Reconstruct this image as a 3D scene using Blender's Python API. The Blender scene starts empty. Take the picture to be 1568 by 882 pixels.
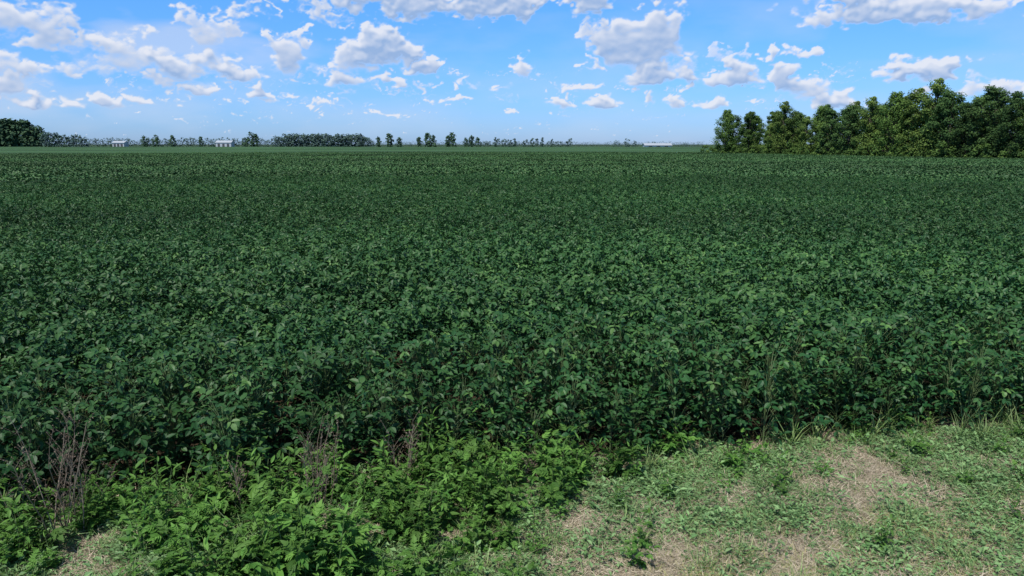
import bpy, math, random
from mathutils import Vector, Matrix, noise, Euler
import numpy as np
random.seed(7); np.random.seed(7)
sc = bpy.context.scene
R = random.random
def U(a,b): return a+(b-a)*random.random()

# ---------------------------------------------------------------- camera
CAM_H=2.6; PITCH=math.radians(11.0); F=1132.0
cam=bpy.data.cameras.new("camera"); camo=bpy.data.objects.new("camera",cam)
sc.collection.objects.link(camo); sc.camera=camo
camo.location=(0,0,CAM_H); camo.rotation_euler=(math.radians(90)-PITCH,0,0)
cam.lens=26.0; cam.sensor_width=36; cam.clip_start=0.05; cam.clip_end=20000

def pdir(px,py):
    u=(px-784)/F; v=(441-py)/F
    return Vector((u, math.cos(PITCH)+v*math.sin(PITCH), -math.sin(PITCH)+v*math.cos(PITCH)))
def gp(px,py,z=0.0):
    d=pdir(px,py); t=(z-CAM_H)/d.z
    return Vector((d.x*t,d.y*t,z))
def azel(px,py):
    d=pdir(px,py); return math.atan2(d.x,d.y), math.atan2(d.z,math.hypot(d.x,d.y))
def edge(x): return 5.55+(0.23 if x<0 else 0.19)*max(x,-6)+0.20*noise.noise(Vector((x*1.3,3.1,0)))+0.08*noise.noise(Vector((x*4,8.1,0)))

# ---------------------------------------------------------------- mesh builder
class B:
    def __init__(s): s.v=[];s.f=[];s.t=[];s.m=[]
    def leaf(s,p,d,n,L,W,tint,mat=0,lod=0,fold=0.25,droop=0.15):
        d=d.normalized(); sd=d.cross(n)
        if sd.length<1e-4: sd=d.orthogonal()
        sd.normalize(); n=sd.cross(d); i=len(s.v)
        if lod==0:
            ts=(0,.22,.5,.8,1.0); ws=(0,.42,.5,.3,0)
            for t in ts: s.v.append(p+d*(L*t)-n*(droop*L*t*t))
            for k in (1,2,3):
                c=s.v[i+k]
                s.v.append(c+sd*(W*ws[k])+n*(fold*W*ws[k]))
            for k in (1,2,3):
                c=s.v[i+k]
                s.v.append(c-sd*(W*ws[k])+n*(fold*W*ws[k]))
            fs=[(0,5,1),(1,5,6,2),(2,6,7,3),(3,7,4),(0,1,8),(1,2,9,8),(2,3,10,9),(3,4,10)]
            for f in fs: s.f.append(tuple(i+a for a in f)); s.t.append(tint); s.m.append(mat)
        else:
            c=p+d*(L*0.45)
            s.v+= [p, c+sd*(W*.5)+n*(fold*W*.5), p+d*L-n*(droop*L), c-sd*(W*.5)+n*(fold*W*.5)]
            s.f+= [(i,i+1,i+2),(i,i+2,i+3)]; s.t+=[tint,tint]; s.m+=[mat,mat]
    def tube(s,pts,r0,r1,tint,mat=1,n=4):
        i=len(s.v); m=len(pts)
        for k,p in enumerate(pts):
            a=pts[min(k+1,m-1)]-pts[max(k-1,0)]
            a=a.normalized() if a.length>1e-6 else Vector((0,0,1))
            x=a.orthogonal().normalized(); y=a.cross(x)
            r=r0+(r1-r0)*k/(m-1)
            for j in range(n):
                an=2*math.pi*j/n; s.v.append(p+x*(r*math.cos(an))+y*(r*math.sin(an)))
        for k in range(m-1):
            for j in range(n):
                s.f.append((i+k*n+j,i+k*n+(j+1)%n,i+(k+1)*n+(j+1)%n,i+(k+1)*n+j)); s.t.append(tint); s.m.append(mat)
    def blade(s,p,d,L,W,tint,mat=0,bend=0.3,seg=3):
        up=Vector((0,0,1)); h=Vector((d.x,d.y,0))
        if h.length<1e-3: h=Vector((1,0,0))
        h.normalize(); sd=h.cross(up); i=len(s.v); d=d.normalized()
        for k in range(seg+1):
            t=k/seg; c=p+d*(L*t)+h*(bend*L*t*t)-up*(bend*0.7*L*t*t); w=W*(1-t**1.5)*.5+0.0003
            s.v+=[c-sd*w,c+sd*w]
        for k in range(seg):
            a=i+2*k; s.f.append((a,a+1,a+3,a+2)); s.t.append(tint); s.m.append(mat)
    def merge(s,o,off,rz,sc_,dt):
        i=len(s.v); c,sn=math.cos(rz),math.sin(rz)
        for v in o.v: s.v.append(Vector(((v.x*c-v.y*sn)*sc_[0]+off[0],(v.x*sn+v.y*c)*sc_[0]+off[1],v.z*sc_[1]+off[2])))
        for f in o.f: s.f.append(tuple(a+i for a in f))
        s.t+=[min(1,max(0,q+dt)) for q in o.t]; s.m+=o.m
    def mesh(s,name,mats,smooth=False):
        me=bpy.data.meshes.new(name); me.from_pydata([tuple(v) for v in s.v],[],s.f)
        for m in mats: me.materials.append(m)
        me.polygons.foreach_set("material_index",s.m)
        a=me.attributes.new("tint",'FLOAT','FACE'); a.data.foreach_set("value",s.t)
        if smooth: me.polygons.foreach_set("use_smooth",[True]*len(s.f))
        me.update(); return me
    def obj(s,name,mats,loc=(0,0,0),link=True,smooth=False):
        o=bpy.data.objects.new(name,s.mesh(name,mats,smooth)); o.location=loc
        if link: sc.collection.objects.link(o)
        return o

# ---------------------------------------------------------------- materials
def ramp_mat(name,ca,cb,rough=0.5,transl=0.2,var=0.25,pn=0.0,ps=0.05,spec=0.4):
    m=bpy.data.materials.new(name); m.use_nodes=True; nt=m.node_tree; N=nt.nodes; K=nt.links; N.clear()
    out=N.new('ShaderNodeOutputMaterial'); pb=N.new('ShaderNodeBsdfPrincipled')
    pb.inputs['Roughness'].default_value=rough; pb.inputs['Specular IOR Level'].default_value=spec
    at=N.new('ShaderNodeAttribute'); at.attribute_name='tint'
    mx=N.new('ShaderNodeMix'); mx.data_type='RGBA'; mx.inputs['A'].default_value=(*ca,1); mx.inputs['B'].default_value=(*cb,1)
    K.new(at.outputs['Fac'],mx.inputs['Factor'])
    oi=N.new('ShaderNodeObjectInfo'); mr=N.new('ShaderNodeMapRange'); mr.inputs['To Min'].default_value=1-var; mr.inputs['To Max'].default_value=1+var
    K.new(oi.outputs['Random'],mr.inputs['Value'])
    val=mr.outputs[0]; col=mx.outputs['Result']
    if pn>0:  # position noise paints cloud-shadow bands, with some crop variation, into the colour
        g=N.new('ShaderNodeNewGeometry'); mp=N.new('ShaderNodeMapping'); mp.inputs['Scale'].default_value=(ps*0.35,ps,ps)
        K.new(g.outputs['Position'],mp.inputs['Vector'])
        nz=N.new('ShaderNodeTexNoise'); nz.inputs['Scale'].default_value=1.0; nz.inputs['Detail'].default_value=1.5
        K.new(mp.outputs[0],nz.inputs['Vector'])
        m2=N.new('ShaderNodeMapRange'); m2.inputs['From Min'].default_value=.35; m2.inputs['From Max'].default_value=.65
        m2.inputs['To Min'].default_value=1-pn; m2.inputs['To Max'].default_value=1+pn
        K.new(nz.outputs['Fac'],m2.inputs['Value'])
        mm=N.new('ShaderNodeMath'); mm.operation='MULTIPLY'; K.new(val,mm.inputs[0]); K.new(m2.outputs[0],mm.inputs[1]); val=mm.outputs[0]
    vm=N.new('ShaderNodeVectorMath'); vm.operation='SCALE'; K.new(col,vm.inputs[0]); K.new(val,vm.inputs['Scale'])
    K.new(vm.outputs[0],pb.inputs['Base Color'])
    if transl>0:
        tr=N.new('ShaderNodeBsdfTranslucent'); K.new(vm.outputs[0],tr.inputs['Color'])
        ms=N.new('ShaderNodeMixShader'); ms.inputs[0].default_value=transl
        K.new(pb.outputs[0],ms.inputs[1]); K.new(tr.outputs[0],ms.inputs[2]); K.new(ms.outputs[0],out.inputs[0])
    else: K.new(pb.outputs[0],out.inputs[0])
    return m

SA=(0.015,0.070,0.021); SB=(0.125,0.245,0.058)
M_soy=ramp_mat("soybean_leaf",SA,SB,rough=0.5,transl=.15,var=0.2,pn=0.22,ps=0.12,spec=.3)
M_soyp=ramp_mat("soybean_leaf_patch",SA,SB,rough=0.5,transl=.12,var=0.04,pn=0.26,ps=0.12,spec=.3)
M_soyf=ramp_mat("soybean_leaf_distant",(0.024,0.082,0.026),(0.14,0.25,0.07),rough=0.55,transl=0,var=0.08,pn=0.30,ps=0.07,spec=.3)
M_stem=ramp_mat("soybean_stem",(0.05,0.10,0.03),(0.12,0.15,0.06),rough=0.6,transl=0)
M_tree=ramp_mat("tree_foliage",(0.026,0.075,0.018),(0.18,0.29,0.065),rough=0.7,transl=0.25,var=0.25,spec=.15)
M_bark=ramp_mat("tree_bark",(0.07,0.055,0.04),(0.12,0.10,0.08),rough=0.9,transl=0)
M_far=ramp_mat("distant_foliage_hazed",(0.05,0.09,0.085),(0.11,0.165,0.125),rough=0.9,transl=0,var=0,spec=.05)  # distance haze painted in as a paler, bluer leaf colour
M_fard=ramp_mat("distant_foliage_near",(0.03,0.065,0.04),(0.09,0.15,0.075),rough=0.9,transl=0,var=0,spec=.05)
M_weed=ramp_mat("weed_leaf",(0.050,0.15,0.025),(0.19,0.36,0.07),rough=0.6,transl=0.3,var=0.35,spec=.25)
M_low=ramp_mat("low_weed_leaf",(0.09,0.20,0.06),(0.25,0.40,0.16),rough=0.6,transl=0.2,var=0.25)
M_grass=ramp_mat("grass_blade",(0.09,0.19,0.04),(0.30,0.40,0.15),rough=0.6,transl=0.2,var=0.2)
M_mown=ramp_mat("mown_grass",(0.17,0.26,0.06),(0.54,0.48,0.21),rough=0.7,transl=0.1,var=0.2)
M_straw=ramp_mat("dry_straw",(0.24,0.19,0.12),(0.66,0.57,0.42),rough=0.8,transl=0,var=0.15)
M_dead=ramp_mat("dead_weed",(0.10,0.07,0.05),(0.30,0.24,0.18),rough=0.9,transl=0,var=0.1)

# ground
def ground_mat():
    m=bpy.data.materials.new("ground"); m.use_nodes=True; nt=m.node_tree; N=nt.nodes; K=nt.links
    pb=N['Principled BSDF']; pb.inputs['Roughness'].default_value=0.95; pb.inputs['Specular IOR Level'].default_value=.1
    g=N.new('ShaderNodeNewGeometry')
    n1=N.new('ShaderNodeTexNoise'); n1.inputs['Scale'].default_value=1.6; n1.inputs['Detail'].default_value=6
    n2=N.new('ShaderNodeTexNoise'); n2.inputs['Scale'].default_value=45; n2.inputs['Detail'].default_value=6
    for n in (n1,n2): K.new(g.outputs['Position'],n.inputs['Vector'])
    r1=N.new('ShaderNodeValToRGB'); r1.color_ramp.elements[0].position=.4; r1.color_ramp.elements[1].position=.62
    r1.color_ramp.elements[0].color=(0.14,0.14,0.065,1); r1.color_ramp.elements[1].color=(0.36,0.30,0.21,1)
    K.new(n1.outputs['Fac'],r1.inputs['Fac'])
    r2=N.new('ShaderNodeValToRGB'); r2.color_ramp.elements[0].position=.35; r2.color_ramp.elements[1].position=.65
    r2.color_ramp.elements[0].color=(.4,.4,.4,1); r2.color_ramp.elements[1].color=(1.2,1.2,1.2,1)
    K.new(n2.outputs['Fac'],r2.inputs['Fac'])
    sx=N.new('ShaderNodeSeparateXYZ'); K.new(g.outputs['Position'],sx.inputs[0])
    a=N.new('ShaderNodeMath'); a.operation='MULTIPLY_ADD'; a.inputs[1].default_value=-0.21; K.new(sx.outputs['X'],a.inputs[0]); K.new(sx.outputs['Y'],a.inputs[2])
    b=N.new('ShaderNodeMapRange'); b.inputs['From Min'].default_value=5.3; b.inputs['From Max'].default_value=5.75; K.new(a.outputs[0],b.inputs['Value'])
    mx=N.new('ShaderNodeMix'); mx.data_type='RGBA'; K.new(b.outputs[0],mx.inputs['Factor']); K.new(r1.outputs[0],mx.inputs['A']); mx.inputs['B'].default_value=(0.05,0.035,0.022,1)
    c=N.new('ShaderNodeMapRange'); c.inputs['From Min'].default_value=420; c.inputs['From Max'].default_value=520; K.new(sx.outputs['Y'],c.inputs['Value'])
    mx3=N.new('ShaderNodeMix'); mx3.data_type='RGBA'; K.new(c.outputs[0],mx3.inputs['Factor']); K.new(mx.outputs['Result'],mx3.inputs['A']); mx3.inputs['B'].default_value=(0.06,0.10,0.05,1)
    mu=N.new('ShaderNodeMix'); mu.data_type='RGBA'; mu.blend_type='MULTIPLY'; mu.inputs['Factor'].default_value=1
    K.new(mx3.outputs['Result'],mu.inputs['A']); K.new(r2.outputs[0],mu.inputs['B']); K.new(mu.outputs['Result'],pb.inputs['Base Color'])
    bp=N.new('ShaderNodeBump'); bp.inputs['Strength'].default_value=0.6; bp.inputs['Distance'].default_value=0.02
    K.new(n2.outputs['Fac'],bp.inputs['Height']); K.new(bp.outputs[0],pb.inputs['Normal'])
    return m
def grid_obj(name,xs,ys,zf,mat):
    v=[];f=[]
    for y in ys:
        for x in xs: v.append((x,y,zf(x,y)))
    nx=len(xs)
    for j in range(len(ys)-1):
        for i in range(nx-1):
            a=j*nx+i; f.append((a,a+1,a+nx+1,a+nx))
    me=bpy.data.meshes.new(name); me.from_pydata(v,[],f); me.materials.append(mat)
    me.polygons.foreach_set("use_smooth",[True]*len(f)); me.update()
    o=bpy.data.objects.new(name,me); sc.collection.objects.link(o); return o
def gz(x,y):
    if abs(x)>25 or y>25 or y<-20: return 0.0
    return 0.035*noise.noise(Vector((x*1.1,y*1.1,0)))+0.012*noise.noise(Vector((x*5,y*5,2)))
def axis(lo,hi,step,far):
    return [-f for f in reversed(far)]+[float(q) for q in np.arange(lo,hi+1e-6,step)]+far
grid_obj("ground",axis(-24,24,0.25,[60,200,1000,8000]),[-8000,-500,-60,-24]+list(map(float,np.arange(-10,24.1,0.25)))+[60,200,1000,9000],gz,ground_mat())

# ---------------------------------------------------------------- instancing
def make_coll(name,objs):
    c=bpy.data.collections.new(name)
    for o in objs: c.objects.link(o)
    return c
def scatter(name,pts,coll):
    me=bpy.data.meshes.new(name); me.from_pydata([p[0] for p in pts],[],[])
    a=me.attributes.new("rot",'FLOAT_VECTOR','POINT'); a.data.foreach_set("vector",[q for p in pts for q in p[1]])
    a=me.attributes.new("scl",'FLOAT_VECTOR','POINT'); a.data.foreach_set("vector",[q for p in pts for q in p[2]])
    a=me.attributes.new("idx",'INT','POINT'); a.data.foreach_set("value",[p[3] for p in pts])
    o=bpy.data.objects.new(name,me); sc.collection.objects.link(o)
    ng=bpy.data.node_groups.new(name+"_gn",'GeometryNodeTree')
    ng.interface.new_socket("Geometry",in_out='INPUT',socket_type='NodeSocketGeometry')
    ng.interface.new_socket("Geometry",in_out='OUTPUT',socket_type='NodeSocketGeometry')
    N=ng.nodes;K=ng.links
    gi=N.new('NodeGroupInput'); go=N.new('NodeGroupOutput')
    ip=N.new('GeometryNodeInstanceOnPoints'); ci=N.new('GeometryNodeCollectionInfo')
    ci.inputs['Collection'].default_value=coll; ci.inputs['Separate Children'].default_value=True; ci.inputs['Reset Children'].default_value=True
    ip.inputs['Pick Instance'].default_value=True
    K.new(gi.outputs[0],ip.inputs['Points']); K.new(ci.outputs[0],ip.inputs['Instance'])
    for nm,ty,so in (("rot",'FLOAT_VECTOR','Rotation'),("scl",'FLOAT_VECTOR','Scale'),("idx",'INT','Instance Index')):
        na=N.new('GeometryNodeInputNamedAttribute'); na.data_type=ty; na.inputs['Name'].default_value=nm
        K.new(na.outputs['Attribute'],ip.inputs[so])
    K.new(ip.outputs[0],go.inputs[0])
    md=o.modifiers.new("scatter",'NODES'); md.node_group=ng
    return o

# ---------------------------------------------------------------- soybean
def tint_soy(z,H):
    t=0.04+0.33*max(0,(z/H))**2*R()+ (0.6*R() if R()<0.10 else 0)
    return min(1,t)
def trifoliate(b,p,out,lod,L,H):
    yaw=math.atan2(out.y,out.x)+U(-.5,.5)
    pitch=U(-1.15,0.75)
    d=Vector((math.cos(yaw)*math.cos(pitch),math.sin(yaw)*math.cos(pitch),math.sin(pitch)))
    n=Vector((U(-.7,.7),U(-.7,.7),1))
    side=d.cross(n).normalized(); t=tint_soy(p.z,H)
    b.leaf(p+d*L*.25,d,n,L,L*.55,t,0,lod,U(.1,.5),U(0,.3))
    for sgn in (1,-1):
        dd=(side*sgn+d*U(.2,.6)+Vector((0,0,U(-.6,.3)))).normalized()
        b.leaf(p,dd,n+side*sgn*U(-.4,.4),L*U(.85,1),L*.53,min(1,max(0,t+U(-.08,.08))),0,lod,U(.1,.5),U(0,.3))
def soy_plant(lod,nt,full,Ls):
    b=B(); H=U(.78,.92)
    if full: b.tube([Vector((0,0,-.03)),Vector((U(-.02,.02),U(-.02,.02),H*.5)),Vector((U(-.04,.04),U(-.04,.04),H*.95))],.005,.003,.5,1,3)
    for i in range(nt):
        f=(i+R())/nt
        z=H*(0.12+0.88*f**0.72) if full else H*(0.6+0.42*f)
        r=U(.03,.22)*(1.1-0.5*f**3)
        a=i*2.4+U(-.4,.4); out=Vector((math.cos(a),math.sin(a),0))
        p=out*r+Vector((0,0,z)); 
        if full and lod==0: b.tube([Vector((0,0,max(.03,z-U(.12,.22)))),out*(r*.6)+Vector((0,0,z-.04)),p],.0022,.0016,.4,1,3)
        trifoliate(b,p,out,lod,U(.045,.078)*Ls,H)
    return b
def patch(lod,nt,full,Ls,size,nper,k,name):
    src=[soy_plant(lod,nt,full,Ls) for _ in range(5)]
    b=B(); st=size/nper
    for i in range(nper):
        for j in range(nper):
            x=(i+.5)*st-size/2+U(-.4,.4)*st; y=(j+.5)*st-size/2+U(-.4,.4)*st
            q=U(.85,1.1); b.merge(random.choice(src),(x,y,0),U(0,6.28),(q,q*U(.9,1.1)),U(-.06,.08))
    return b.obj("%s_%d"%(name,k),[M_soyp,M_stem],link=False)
def soy_patch(k):
    b=B()
    for i in range(440):
        p=Vector((U(-.95,.95),U(-.95,.95),0)); p.z=.90-0.22*R()**1.3+.05*noise.noise(p*3)
        a=U(0,6.28); pitch=U(-1.1,.8)
        d=Vector((math.cos(a)*math.cos(pitch),math.sin(a)*math.cos(pitch),math.sin(pitch)))
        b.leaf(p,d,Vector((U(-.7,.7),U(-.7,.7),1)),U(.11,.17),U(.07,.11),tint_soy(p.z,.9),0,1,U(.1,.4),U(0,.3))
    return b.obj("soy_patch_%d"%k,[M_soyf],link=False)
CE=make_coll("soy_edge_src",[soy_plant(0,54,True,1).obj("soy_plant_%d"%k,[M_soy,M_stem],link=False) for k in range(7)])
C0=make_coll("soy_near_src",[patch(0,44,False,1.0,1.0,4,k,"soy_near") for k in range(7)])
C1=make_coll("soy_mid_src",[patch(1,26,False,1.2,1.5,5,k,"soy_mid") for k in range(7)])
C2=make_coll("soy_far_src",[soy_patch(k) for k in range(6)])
def hvar(x,y): return 1+0.08*noise.noise(Vector((x*.35,y*.35,5)))+0.08*noise.noise(Vector((x*1.3,y*1.3,9)))
def jgrid(y0,y1,st,nvar,half,cond,jit=.42,tilt=.12,s=1.0,quad=False):
    pts=[]; y=y0
    while y<y1:
        w=half(y); w=math.ceil(w/st)*st; x=-w
        while x<w:
            px=x+U(-jit,jit)*st; py=y+U(-jit,jit)*st
            if cond(px,py):
                q=s*(U(.88,1.12) if not quad else 1); h=q*hvar(px,py)/s
                if py<edge(px)+.5: h*=U(.6,1)
                rz=random.randrange(4)*math.pi/2+U(-.1,.1) if quad else U(0,6.28)
                pts.append(((px,py,gz(px,py)),(U(-tilt,tilt),U(-tilt,tilt),rz),(q,q,h),random.randrange(nvar)))
            x+=st
        y+=st
    return pts
def dist(x,y): return math.hypot(x,y)
scatter("soybean_field",jgrid(2,12,.24,7,lambda y:12,lambda x,y: edge(x)+.10<y<edge(x)+1.3),CE)
scatter("soybean_field",jgrid(4,16,.92,7,lambda y:13,lambda x,y: y>edge(x)+1.35 and dist(x,y)<14,.06,.03,1,True),C0)
scatter("soybean_field",jgrid(8,46,1.4,7,lambda y:.8*y+5,lambda x,y: 13.7<dist(x,y)<44,.06,.02,1,True),C1)
scatter("soybean_field",jgrid(25,160,1.5,6,lambda y:.8*y+8,lambda x,y: 43.5<dist(x,y)<160,.2,.01,1,False),C2)
M_gap_shade=ramp_mat("soybean_canopy_sheet",(0.018,0.07,0.022),(0.018,0.07,0.022),rough=.8,transl=0,var=0,pn=.25,ps=.04,spec=.1)
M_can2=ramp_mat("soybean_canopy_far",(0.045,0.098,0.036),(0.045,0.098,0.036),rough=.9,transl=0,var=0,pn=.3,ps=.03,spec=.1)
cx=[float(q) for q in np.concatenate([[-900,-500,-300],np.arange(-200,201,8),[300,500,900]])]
grid_obj("soybean_canopy_sheet",cx,[9.5,40,80,120,158],lambda x,y:.42,M_gap_shade)  # dark green sheet added below the leaves, painted as shade in the gaps
grid_obj("soybean_canopy_sheet",cx,[140,158,175,200,230,260,300,350,400,480,560],lambda x,y:(.80+.05*noise.noise(Vector((x*.05,y*.05,0)))) if y>150 else .38,M_can2)

# ---------------------------------------------------------------- trees
def crown_tree(b,base,H,Wd,nleaf,ls,low=.08,nlump=26,matL=0,matB=1,limbs=True,rs_=(.26,.44)):
    if limbs:
        lean=Vector((U(-.3,.3),U(-.3,.3),0))
        b.tube([base,base+Vector((0,0,H*.3))+lean*.3,base+Vector((0,0,H*.6))+lean,base+Vector((0,0,H*.88))+lean*1.5],.022*H,.004*H,.4,matB,7)
    lumps=[]
    for i in range(nlump):
        f=low+(1-low)*((i+R())/nlump)
        prof=math.sin(math.pi*min(1,max(0,(f*.80+.14))))**.6
        a=i*2.4+U(-.5,.5); r=Wd*prof*U(.25,1.0)*.85
        rr=Wd*U(*rs_)*(1.15-.4*f)
        c=base+Vector((math.cos(a)*r,math.sin(a)*r,H*f-rr*.4))
        if c.z<base.z+rr*.4: c.z=base.z+rr*.4
        lumps.append((c,rr,U(-.25,.22)))
        if limbs and f>.15:
            s=base+Vector((0,0,max(.15*H,H*f-r*.8-.8))); 
            b.tube([s,(s+c)/2+Vector((0,0,-.15)),c],.007*H,.002*H,.4,matB,4)
    per=nleaf//nlump
    for c,rr,tn in lumps:
        for k in range(per):
            v=Vector((random.gauss(0,1),random.gauss(0,1),random.gauss(0,1))).normalized()
            q=rr*(U(.5,1.0)+ (U(0,.45) if R()<.3 else 0))
            p=c+Vector((v.x*q,v.y*q,v.z*q*.75))
            if p.z<base.z+.1: p.z=base.z+U(.1,.6)
            n=(v*.6+Vector((U(-.7,.7),U(-.7,.7)-.2,U(.1,1.1)))).normalized()
            d=n.cross(Vector((U(-1,1),U(-1,1),U(-1,1)))); 
            if d.length<.01: d=n.orthogonal()
            s=ls*U(.6,1.25)
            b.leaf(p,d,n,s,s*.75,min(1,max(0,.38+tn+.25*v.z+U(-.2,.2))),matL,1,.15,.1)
tm=[]
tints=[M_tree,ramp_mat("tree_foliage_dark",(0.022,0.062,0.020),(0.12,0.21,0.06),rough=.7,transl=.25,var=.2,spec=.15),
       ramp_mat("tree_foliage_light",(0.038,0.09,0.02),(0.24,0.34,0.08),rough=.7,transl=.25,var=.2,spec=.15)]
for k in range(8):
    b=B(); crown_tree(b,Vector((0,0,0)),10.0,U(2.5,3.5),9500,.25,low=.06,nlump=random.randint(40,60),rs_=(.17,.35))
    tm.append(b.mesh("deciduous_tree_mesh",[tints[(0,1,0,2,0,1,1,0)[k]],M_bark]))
def tree(x,y,h,w=1.0):
    o=bpy.data.objects.new("deciduous_tree",random.choice(tm)); sc.collection.objects.link(o)
    o.location=(x,y,0); s=h/10.0; o.scale=(s*w,s*w,s); o.rotation_euler=(0,0,U(-.6,.6))
prof=[(1100,166),(1135,170),(1165,188),(1190,156),(1225,180),(1258,168),(1290,160),(1320,150),(1350,142),(1385,133),(1410,124),(1440,138),(1470,154),(1500,128),(1535,137),(1562,144),(1600,130),(1650,128),(1710,120),(1790,115)]
A0=Vector((38.0,148)); A1=Vector((60,84))
for px,ty in prof:
    u=(px-784)/F
    un=u/math.cos(PITCH)*.985
    dx=A1.x-A0.x; dy=A1.y-A0.y
    t=(un*A0.y-A0.x)/(dx-un*dy)
    x=A0.x+dx*t; y=A0.y+dy*t
    el=azel(px,ty)[1]; h=CAM_H+math.tan(el)*math.hypot(x,y)
    tree(x+1.0,y+1.5+U(-.5,1.5),h*U(.97,1.03),U(.85,1.1))
dirn=(A1-A0).normalized(); nrm=Vector((-dirn.y,dirn.x))
if nrm.x<0: nrm=-nrm
for row in range(1,4):
    s=2.0
    while s<95:
        p=A0+dirn*s+nrm*(row*5+U(-1,1)); tree(p.x,p.y,U(7.8,9.4),U(.9,1.15)); s+=U(5,7)
b=B(); s=0
while s<95:
    p=A0+dirn*s+nrm*U(-1.2,.6); c=Vector((p.x,p.y,0)); h=U(1.4,3.2)
    crown_tree(b,c,h,h*.55,600,.24,low=.1,nlump=8,limbs=False); s+=U(1.8,3.4)
b.obj("woodland_undergrowth",[M_tree,M_bark])

def far_tree(b,px,topy,wpx,D,n=260,low=.1,mat=0):
    az=azel(px,222)[0]; x=math.tan(az)*D; y=D
    h=CAM_H+(222-topy)/F*D; w=wpx/F*D*.5
    crown_tree(b,Vector((x,y,0)),h,w*1.05,n,max(.5,h*.13),low=low,nlump=max(8,min(20,n//20)),limbs=False,matL=mat)
b=B()
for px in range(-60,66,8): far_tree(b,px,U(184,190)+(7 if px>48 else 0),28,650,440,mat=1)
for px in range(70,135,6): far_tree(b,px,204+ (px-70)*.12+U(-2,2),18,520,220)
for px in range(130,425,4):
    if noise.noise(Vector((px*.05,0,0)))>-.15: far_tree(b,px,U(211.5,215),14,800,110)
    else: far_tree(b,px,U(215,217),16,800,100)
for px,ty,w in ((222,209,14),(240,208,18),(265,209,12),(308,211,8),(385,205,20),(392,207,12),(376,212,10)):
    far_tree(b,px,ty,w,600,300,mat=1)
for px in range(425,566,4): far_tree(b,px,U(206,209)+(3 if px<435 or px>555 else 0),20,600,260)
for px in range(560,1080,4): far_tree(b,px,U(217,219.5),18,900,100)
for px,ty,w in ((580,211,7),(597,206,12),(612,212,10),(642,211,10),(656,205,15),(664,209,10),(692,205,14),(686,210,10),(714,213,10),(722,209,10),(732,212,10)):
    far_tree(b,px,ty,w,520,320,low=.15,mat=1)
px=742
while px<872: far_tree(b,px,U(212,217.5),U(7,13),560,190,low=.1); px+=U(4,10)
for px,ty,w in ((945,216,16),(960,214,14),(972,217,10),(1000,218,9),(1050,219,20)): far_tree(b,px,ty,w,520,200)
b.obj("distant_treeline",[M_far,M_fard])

def simple_mat(name,col,rough=.6):
    m=bpy.data.materials.new(name); m.use_nodes=True; pb=m.node_tree.nodes['Principled BSDF']; pb.inputs['Roughness'].default_value=rough
    nz=m.node_tree.nodes.new('ShaderNodeTexNoise'); nz.inputs['Scale'].default_value=1.5
    mx=m.node_tree.nodes.new('ShaderNodeMix'); mx.data_type='RGBA'
    mx.inputs['A'].default_value=(*[c*.88 for c in col],1); mx.inputs['B'].default_value=(*col,1)
    m.node_tree.links.new(nz.outputs['Fac'],mx.inputs['Factor']); m.node_tree.links.new(mx.outputs['Result'],pb.inputs['Base Color']); return m
M_wh=simple_mat("white_metal_siding",(.5,.53,.56)); M_rf=simple_mat("pale_roof",(.42,.46,.5)); M_dk=simple_mat("dark_door",(.08,.08,.09))
def shed(px,D,L,W,H,roof):
    az=azel(px,222)[0]; e=bpy.data.objects.new("farm_shed",None); sc.collection.objects.link(e); e.location=(math.tan(az)*D,D,0)
    def part(n,v,f,m):
        me=bpy.data.meshes.new(n); me.from_pydata(v,[],f); me.materials.append(m); o=bpy.data.objects.new(n,me); sc.collection.objects.link(o); o.parent=e
    l=L/2;w=W/2
    part("walls",[(-l,-w,0),(l,-w,0),(l,w,0),(-l,w,0),(-l,-w,H),(l,-w,H),(l,w,H),(-l,w,H),(-l,0,H+roof),(l,0,H+roof)],
         [(0,1,5,4),(2,3,7,6),(1,2,6,9,5),(3,0,4,8,7)],M_wh)
    o=.5; z=.05
    part("roof",[(-l-o,-w-o,H-.2+z),(l+o,-w-o,H-.2+z),(l+o,0,H+roof+z),(-l-o,0,H+roof+z),(-l-o,w+o,H-.2+z),(l+o,w+o,H-.2+z)],[(0,1,2,3),(3,2,5,4)],M_rf)
    for i in range(3):
        x=-l*.6+i*l*.6
        part("door_%d"%i,[(x-1.2,-w-.05,0),(x+1.2,-w-.05,0),(x+1.2,-w-.05,H*.7),(x-1.2,-w-.05,H*.7)],[(0,1,2,3)],M_dk)
shed(1006,515,18,10,2.0,1.3); shed(345,790,16,10,4.4,2.0); shed(185,790,12,10,4.2,1.8)

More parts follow.
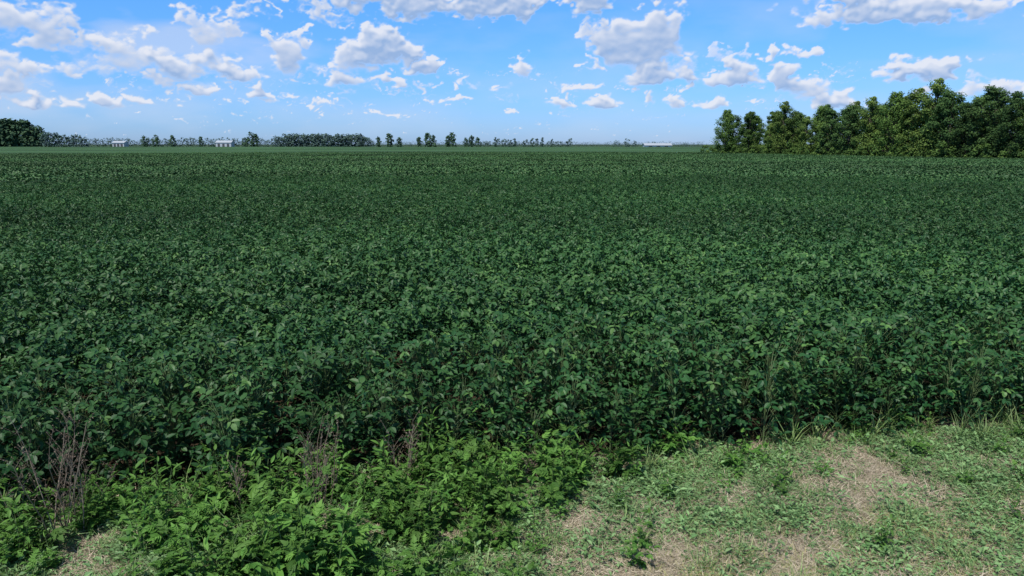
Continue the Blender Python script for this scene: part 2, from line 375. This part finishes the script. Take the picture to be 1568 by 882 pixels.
# ---------------------------------------------------------------- verge vegetation
def ragweed(k):
    b=B(); ns=random.randint(3,6)
    for s in range(ns):
        a=U(0,6.28); lean=U(.05,.8); H=U(.12,.38)
        top=Vector((math.cos(a)*lean*H,math.sin(a)*lean*H,H)); pts=[Vector((U(-.05,.05),U(-.05,.05),0)),top*.5+Vector((0,0,.02)),top]
        b.tube(pts,.003,.0015,.3,1,3)
        nl=10; ls=U(.7,1.2)
        for i in range(nl):
            f=.15+.85*i/(nl-1); p=pts[0].lerp(top,f); al=i*2.4+U(-.3,.3); el=U(-.3,.7) if f<.9 else U(.5,1.1)
            d=Vector((math.cos(al)*math.cos(el),math.sin(al)*math.cos(el),math.sin(el))); L=U(.06,.14)*(1.1-.45*f)*ls
            n=Vector((U(-.5,.5),U(-.5,.5),1)); sd=d.cross(n).normalized(); t=U(.0,.5)+.4*f*R()
            b.leaf(p+d*L*.3,d,n,L,L*.34,t,0,0,.2,.3)
            for q,(fr,lw) in enumerate(((.3,.5),(.52,.45),(.75,.3))):
                for sg in (1,-1):
                    dd=(sd*sg*U(.7,1)+d*1.0).normalized()
                    b.leaf(p+d*L*fr,dd,n,L*lw*U(.9,1.3),L*.2,t+U(-.05,.05),0,1,.15,.3)
    return b.obj("ragweed_%d"%k,[M_weed,M_stem],link=False)
def broadweed(k):
    b=B(); ns=random.randint(2,4); wd=U(.16,.45)
    for s in range(ns):
        a=U(0,6.28); lean=U(.05,.5); H=U(.15,.5)
        o=Vector((U(-.05,.05),U(-.05,.05),0)); top=o+Vector((math.cos(a)*lean*H,math.sin(a)*lean*H,H))
        b.tube([o,(o+top)*.5,top],.003,.0015,.3,1,3)
        nl=int(8+H*22)
        for i in range(nl):
            f=.1+.9*i/(nl-1); p=o.lerp(top,f); al=i*2.4+U(-.3,.3); el=U(-.3,.7) if f<.9 else U(.6,1.2)
            d=Vector((math.cos(al)*math.cos(el),math.sin(al)*math.cos(el),math.sin(el))); L=U(.05,.12)*(1.15-.5*f)
            b.leaf(p+d*.01,d,Vector((U(-.4,.4),U(-.4,.4),1)),L,L*wd,U(0,.45)+.4*f*R(),0,0,.25,.35)
    return b.obj("broadleaf_weed_%d"%k,[M_weed,M_stem],link=False)
def lowweed(k):
    b=B()
    for i in range(110):
        a=U(0,6.28); r=.17*math.sqrt(R()); p=Vector((math.cos(a)*r,math.sin(a)*r,U(.01,.08)*(1.2-r/.17*.7)))
        al=U(0,6.28); el=U(-.1,.8); d=Vector((math.cos(al)*math.cos(el),math.sin(al)*math.cos(el),math.sin(el)))
        L=U(.015,.045); b.leaf(p,d,Vector((U(-.4,.4),U(-.4,.4),1)),L,L*U(.25,.6),R(),0,1,.2,.2)
    for i in range(14):
        a=U(0,6.28); b.tube([Vector((0,0,0)),Vector((math.cos(a)*.08,math.sin(a)*.08,.05)),Vector((math.cos(a)*.15,math.sin(a)*.15,.05))],.0015,.001,.6,0,3)
    return b.obj("low_weed_%d"%k,[M_low],link=False)
def tuft(k,mat,n,rad,h0,h1,w,lean=.7,bend=.4,nm="tuft"):
    b=B()
    for i in range(n):
        a=U(0,6.28); r=rad*math.sqrt(R()); al=U(0,6.28); ln=U(.05,lean)
        d=Vector((math.cos(al)*ln,math.sin(al)*ln,1)); 
        b.blade(Vector((math.cos(a)*r,math.sin(a)*r,-.005)),d,U(h0,h1),w*U(.7,1.3),R(),0,U(.1,bend))
    return b.obj("%s_%d"%(nm,k),[mat],link=False)
def thatch(k):
    b=B()
    for i in range(420):
        p=Vector((U(-.3,.3),U(-.3,.3),U(.0,.02))); al=U(0,6.28); el=U(-.05,.35)
        b.blade(p,Vector((math.cos(al),math.sin(al),math.tan(el))),U(.04,.13),U(.002,.0045),R(),0,U(0,.15),2)
    return b.obj("thatch_%d"%k,[M_straw],link=False)
CW=make_coll("ragweed_src",[ragweed(k) for k in range(7)]+[broadweed(k) for k in range(5)])
CL=make_coll("lowweed_src",[lowweed(k) for k in range(6)])
CG=make_coll("grass_src",[tuft(k,M_grass,26,.05,.06,.20,.005,.7,.5,"grass") for k in range(5)])
CF=make_coll("fine_grass_src",[tuft(k,M_grass,110,.16,.03,.09,.003,1.2,.6,"finegrass") for k in range(5)])
CT=make_coll("tallgrass_src",[tuft(k,M_grass,16,.04,.25,.5,.010,.5,.6,"tallgrass") for k in range(4)])
CM=make_coll("mown_src",[tuft(k,M_mown,170,.17,.03,.075,.0035,1.2,.6,"mown") for k in range(5)])
CS=make_coll("thatch_src",[thatch(k) for k in range(5)])
def pn(x,y,s,o): return noise.noise(Vector((x*s,y*s,o)))
P={k:[] for k in "WLGTMSF"}
def add(k,x,y,s,nv,t=.15,sz=None):
    P[k].append(((x,y,gz(x,y)),(U(-t,t),U(-t,t),U(0,6.28)),(s,s,sz or s),random.randrange(nv)))
for i in range(200*90):
    x=U(-9,11); y=U(2,9)
    e=edge(x); dd=e-y
    if dd<-0.25: continue
    big=pn(x,y,.9,11)+.6*pn(x,y,2.6,4)
    cl=pn(x,y,2.1,31)
    if R()<.42 and dd>-.05: add("S",x,y,U(.8,1.2),5,.05)
    mown = (y<4.6+.28*(x-2)+.4*big+random.gauss(0,.12) and x>0.9) or y<3.4
    if mown and R()<.8: add("M",x,y,U(.7,1.3),5,.1)
    lim=(.78+.78*math.exp(-((x+.9)/.85)**2)) if x<-.2 else max(.22,1.2-.8*(x+.2))
    sd_=lim+.45*big+random.gauss(0,.13)
    lush = x<1.2 and dd<sd_ and dd>.0
    if lush:
        pw=.42 if cl>-.12 else .16
        if x<-2.6: pw*=.75
        if R()<pw: add("W",x,y,U(.55,1.0)*(1.1+.8*max(-.3,cl)),12,.25)
        if R()<.45: add("L",x,y,U(.7,1.4),6,.15)
        if R()<.22: add("G",x,y,U(.7,1.5),5,.2)
        if R()<.2: add("F",x,y,U(.8,1.4),5,.2)
        if R()<.03: add("T",x,y,U(.45,.9),4,.2)
    elif dd>-.1:
        pr=.75 if big>-.08 else .18
        if dd<.4: pr=.65
        if mown: pr*=.5
        if R()<pr*.8: add("L",x,y,U(.5,1.4),6,.15)
        if R()<pr: add("F",x,y,U(.6,1.4),5,.2)
        if R()<pr*.25 : add("G",x,y,U(.5,1.2),5,.2)
        if R()<(.02 if dd>sd_+.5 else .07) and dd<1.7: add("W",x,y,U(.3,.7),12,.2)
    if abs(dd)<.22 and R()<.12: add("T",x,y,U(.4,1.0),4,.2)
    if abs(dd)<.3 and x<1.6 and R()<.10: add("W",x,y,U(.6,1.2),12,.2)
    elif abs(dd)<.25 and R()<.05: add("W",x,y,U(.4,.9),12,.2)
scatter("ragweed_patch",P["W"],CW); scatter("low_weeds",P["L"],CL); scatter("grass_tufts",P["G"],CG); scatter("fine_grass",P["F"],CF)
scatter("tall_grass",P["T"],CT); scatter("mown_grass",P["M"],CM); scatter("dry_thatch",P["S"],CS)

def dead(px,py,H,n):
    b=B()
    for s in range(n):
        a=U(0,6.28); l=U(.05,.35); top=Vector((math.cos(a)*l*H,math.sin(a)*l*H,H*U(.6,1))); o=Vector((U(-.08,.08),U(-.08,.08),0))
        pts=[o,o+top*.4+Vector((U(-.02,.02),0,0)),o+top*.75+Vector((U(-.03,.03),U(-.03,.03),0)),o+top]
        b.tube(pts,.004,.0015,R(),0,4)
        for i in range(13):
            f=U(.3,1); p=o+top*f; al=U(0,6.28); q=p+Vector((math.cos(al),math.sin(al),U(.8,2)))*U(.03,.09)
            b.tube([p,(p+q)/2+Vector((0,0,.005)),q],.0014,.0008,R(),0,3)
            for j in range(4):
                z=p.lerp(q,U(.4,1)); b.leaf(z,Vector((U(-1,1),U(-1,1),U(-.5,1))),Vector((U(-1,1),U(-1,1),1)),U(.008,.02),.006,R(),0,1)
    b.obj("dead_weed",[M_dead],loc=gp(px,py))
dead(105,830,.95,10); dead(122,815,.7,5); dead(490,800,.75,7); dead(505,780,.62,3); dead(618,755,.65,4); dead(375,800,.5,3); dead(20,825,.6,4); dead(820,748,.3,3)

# ---------------------------------------------------------------- sky
SUN_EL=math.radians(60); SUN_AZ=math.radians(212)
w=bpy.data.worlds.new("World"); sc.world=w; w.use_nodes=True; nt=w.node_tree; N=nt.nodes; K=nt.links; N.clear()
tc=N.new('ShaderNodeTexCoord'); sx=N.new('ShaderNodeSeparateXYZ'); K.new(tc.outputs['Generated'],sx.inputs[0])
sky=N.new('ShaderNodeTexSky'); sky.sky_type='NISHITA'; sky.sun_disc=False; sky.sun_elevation=SUN_EL; sky.sun_rotation=SUN_AZ; sky.air_density=1.0; sky.dust_density=.3; sky.ozone_density=2.5
def mixc(fac,A,Bc,mode='MIX'):
    n=N.new('ShaderNodeMix'); n.data_type='RGBA'; n.blend_type=mode
    for s,q in (('Factor',fac),('A',A),('B',Bc)):
        if isinstance(q,tuple): n.inputs[s].default_value=(*q,1)
        elif isinstance(q,(int,float)): n.inputs[s].default_value=q
        else: K.new(q,n.inputs[s])
    return n.outputs['Result']
def MRw(v,a,b2):
    n=N.new('ShaderNodeMapRange')
    for s,q in zip(('From Min','From Max'),(a,b2)): n.inputs[s].default_value=q
    K.new(v,n.inputs['Value']); return n.outputs[0]
t1=mixc(MRw(sx.outputs['Z'],0,.17),(.54,.83,1.62),(.52,1.08,1.72))
t2=mixc(MRw(sx.outputs['Z'],.17,.5),t1,(.95,1.0,1.0))
tn=mixc(1.0,sky.outputs[0],t2,'MULTIPLY')
bg=N.new('ShaderNodeBackground'); bg.inputs['Strength'].default_value=.1; K.new(tn,bg.inputs['Color'])
ou=N.new('ShaderNodeOutputWorld'); K.new(bg.outputs[0],ou.inputs[0])

def lat(seed):
    return np.random.RandomState(seed).rand(256,256)
def vn(x,y,L):
    xi=np.floor(x).astype(int); yi=np.floor(y).astype(int); fx=x-xi; fy=y-yi
    fx=fx*fx*(3-2*fx); fy=fy*fy*(3-2*fy)
    a=L[xi%256,yi%256]; b_=L[(xi+1)%256,yi%256]; c=L[xi%256,(yi+1)%256]; d=L[(xi+1)%256,(yi+1)%256]
    return (a*(1-fx)+b_*fx)*(1-fy)+(c*(1-fx)+d*fx)*fy
def fbm(x,y,seed,oc=5,g=.55):
    s=0;a=1;t=0
    for o in range(oc):
        s=s+a*vn(x*2**o+o*17.3,y*2**o+o*9.1,lat(seed+o)); t+=a; a*=g
    return s/t-.5
NA,NE=1750,300
az=np.radians(np.linspace(-52,52,NA)); elv=np.radians(np.linspace(-.3,16,NE))
AZ,EL=np.meshgrid(az,elv)
sz=np.clip(EL+.02,.02,.3)
wx=fbm(AZ*50,EL*75,1,5,.52); wy=fbm(AZ*50+40,EL*75+11,8,5,.52)
det=fbm(AZ*70,EL*120,20,5,.55)
amp=.19*sz+.003
X=AZ+wx*amp*2.2; Y=EL+wy*amp*1.1
D=np.zeros_like(AZ)
rs=np.random.RandomState(5)
def cloud(a0,e0,w_,h_,st,n=None):
    n=n or int(20+w_/h_*10); base=e0-h_*.8
    i0=np.searchsorted(az,a0-w_*1.8); i1=np.searchsorted(az,a0+w_*1.8); j0=np.searchsorted(elv,e0-h_*2); j1=np.searchsorted(elv,e0+h_*2.4)
    if i1<=i0 or j1<=j0: return
    xs=X[j0:j1,i0:i1]; ys=Y[j0:j1,i0:i1]; acc=np.zeros_like(xs)
    bumps=[(rs.uniform(-.75,.75),rs.uniform(.4,1)) for _ in range(max(3,int(w_/h_*1.5)))]
    for _ in range(n):
        bx,bh=bumps[rs.randint(len(bumps))]
        t=rs.rand()**.9; px=a0+(bx+rs.normal(0,.2)*(1-t*.5))*w_; py=base+t*bh*h_*1.6
        r=h_*rs.uniform(.2,.48)*(1.15-.5*t)
        acc+=.6*np.exp(-(((px-xs)/1.3)**2+(py-ys)**2)/(r*r)*1.5)
    flat=np.clip((ys-(base-.15*h_))/(.45*h_),0,1)
    acc=np.minimum(acc,1.5)*flat*st
    D[j0:j1,i0:i1]=np.maximum(D[j0:j1,i0:i1],acc)
clouds=[(612,64,88,34,1.15),(575,80,50,22,.8),(490,80,70,36,.65),(540,115,62,20,.7),(665,104,36,18,1),(300,92,52,25,.95),(240,72,95,44,.5),
(1415,98,48,28,1.25),(1000,50,66,56,.8),(960,72,52,26,.65),(1075,108,96,28,1.05),(1010,98,64,20,.6),(1165,112,52,20,.7),(1240,120,64,28,.85),(1200,77,46,13,.9),(1290,146,52,20,1.1),
(890,153,54,15,1.0),(880,130,44,13,.7),(715,-2,185,34,1.2),(630,-12,90,26,.9),(1430,-2,190,34,1.1),(1300,-6,66,20,1),(100,24,150,32,.65),(60,78,105,36,.6),(180,100,95,25,.5),(105,153,66,16,1),
(30,120,64,20,.7),(340,40,66,28,.5),(440,12,80,26,.55),(420,137,28,14,1),(820,101,52,21,.65),(890,100,32,12,.7),(780,172,28,6,.9),(730,128,42,11,.55),(615,123,27,10,.95),(330,135,46,10,.8),(1090,155,60,13,.75),(1020,150,42,11,.85),(700,148,28,8,.85),(1500,130,75,18,.6),(1560,128,42,18,1.1),(210,148,24,11,.85),(590,172,36,6,.75),(500,158,36,7,.75),
(150,60,60,22,.6),(30,50,60,22,.6),(380,110,50,16,.6),(260,120,50,14,.7),(70,105,50,16,.7),(460,50,40,16,.6),(1120,80,40,14,.5),(930,45,40,20,.6)]
for px,py,cw,ch,st in clouds:
    a,e=azel(px,py); cloud(a,e,cw/F,ch/F,st)
for k in range(420):
    e=math.radians(.6+4.8*rs.rand()**1.2); a=math.radians(rs.uniform(-50,50)); s_=(e+.007)*rs.uniform(.15,.42)
    cloud(a,e,s_,s_*rs.uniform(.2,.34),rs.uniform(.35,.9),12)
for k in range(34):
    e=math.radians(rs.uniform(11,15)); a=math.radians(rs.uniform(-50,50)); cloud(a,e,rs.uniform(.06,.14),rs.uniform(.02,.04),rs.uniform(.6,1))
def blur(A,n):
    for _ in range(n):
        A=(np.roll(A,1,0)+np.roll(A,-1,0)+2*A)/4; A=(np.roll(A,1,1)+np.roll(A,-1,1)+2*A)/4
    return A
lefth=np.clip((-AZ-.02)/.5,0,1)*np.clip(EL/.10,0,1)
veil=np.clip(fbm(AZ*9,EL*26,40,5,.5)+.10,0,1)*(.5+1.5*lefth)
dens=np.clip(D*(1+1.2*det)+wx*.3*np.clip(D*4,0,1),0,None)
al=np.clip((dens-.12)/.82,0,1); al=al*al*(3-2*al)
al=np.clip(al*.95,0,.95)
ds=blur(dens,4)
occ=np.zeros_like(dens); tot=0
for k,(dy,dx) in enumerate([(2,-1),(4,-2),(7,-3),(10,-4),(14,-5),(19,-6),(25,-8)]):
    sft=np.roll(np.roll(ds,-dy,0),-dx,1)
    occ+=np.clip(sft,0,1.2); tot+=1
occ/=tot
br=np.exp(-1.5*occ**1.3)*1.2+ .5*(blur(dens,1)-np.roll(np.roll(ds,-5,0),2,1))
br=np.clip(br,0,1)
alpha=1-(1-al)*(1-np.clip(veil,0,.5))
br=np.where(al>.01,br*al+(1-al)*.7,.7)
alpha*=np.clip((np.radians(16)-EL)/np.radians(1.5),0,1)*np.clip((np.radians(52)-np.abs(AZ))/np.radians(3),0,1)
Rd=7000
co=np.stack([np.sin(AZ)*np.cos(EL)*Rd,np.cos(AZ)*np.cos(EL)*Rd,np.sin(EL)*Rd+CAM_H],-1).reshape(-1,3).astype(np.float32)
jj,ii=np.meshgrid(np.arange(NE-1),np.arange(NA-1),indexing='ij'); a=(jj*NA+ii).ravel()
fc=np.stack([a,a+1,a+NA+1,a+NA],-1).astype(np.int32)
me=bpy.data.meshes.new("sky_clouds"); me.vertices.add(len(co)); me.vertices.foreach_set("co",co.ravel())
me.loops.add(fc.size); me.loops.foreach_set("vertex_index",fc.ravel()); me.polygons.add(len(fc)); me.polygons.foreach_set("loop_start",np.arange(0,fc.size,4,dtype=np.int32))
me.update(calc_edges=True)
for nm,ar in (("cover",alpha),("bright",br)):
    t_=me.attributes.new(nm,'FLOAT','POINT'); t_.data.foreach_set("value",ar.astype(np.float32).ravel())
o=bpy.data.objects.new("sky_clouds",me); sc.collection.objects.link(o)
m=bpy.data.materials.new("cloud"); m.use_nodes=True; N=m.node_tree.nodes; K=m.node_tree.links; N.clear()
ac=N.new('ShaderNodeAttribute'); ac.attribute_name="cover"; ab=N.new('ShaderNodeAttribute'); ab.attribute_name="bright"
cm=N.new('ShaderNodeMix'); cm.data_type='RGBA'; cm.inputs['A'].default_value=(.30,.45,.73,1); cm.inputs['B'].default_value=(.80,.83,.92,1); K.new(ab.outputs['Fac'],cm.inputs['Factor'])
em=N.new('ShaderNodeEmission'); K.new(cm.outputs['Result'],em.inputs['Color'])
tr=N.new('ShaderNodeBsdfTransparent'); ms=N.new('ShaderNodeMixShader'); K.new(ac.outputs['Fac'],ms.inputs[0]); K.new(tr.outputs[0],ms.inputs[1]); K.new(em.outputs[0],ms.inputs[2])
ou=N.new('ShaderNodeOutputMaterial'); K.new(ms.outputs[0],ou.inputs[0]); me.materials.append(m)
m.cycles.emission_sampling='NONE'

sl=bpy.data.lights.new("sun",'SUN'); sl.energy=4.4; sl.angle=math.radians(.5); sl.color=(1,.96,.9)
so=bpy.data.objects.new("sun",sl); sc.collection.objects.link(so)
sd=Vector((math.sin(SUN_AZ)*math.cos(SUN_EL),math.cos(SUN_AZ)*math.cos(SUN_EL),math.sin(SUN_EL)))
so.rotation_euler=sd.to_track_quat('Z','Y').to_euler(); so.location=sd*50
sc.view_settings.view_transform='Standard'; sc.view_settings.look='None'; sc.view_settings.exposure=0
print("pts",{k:len(v) for k,v in P.items()})
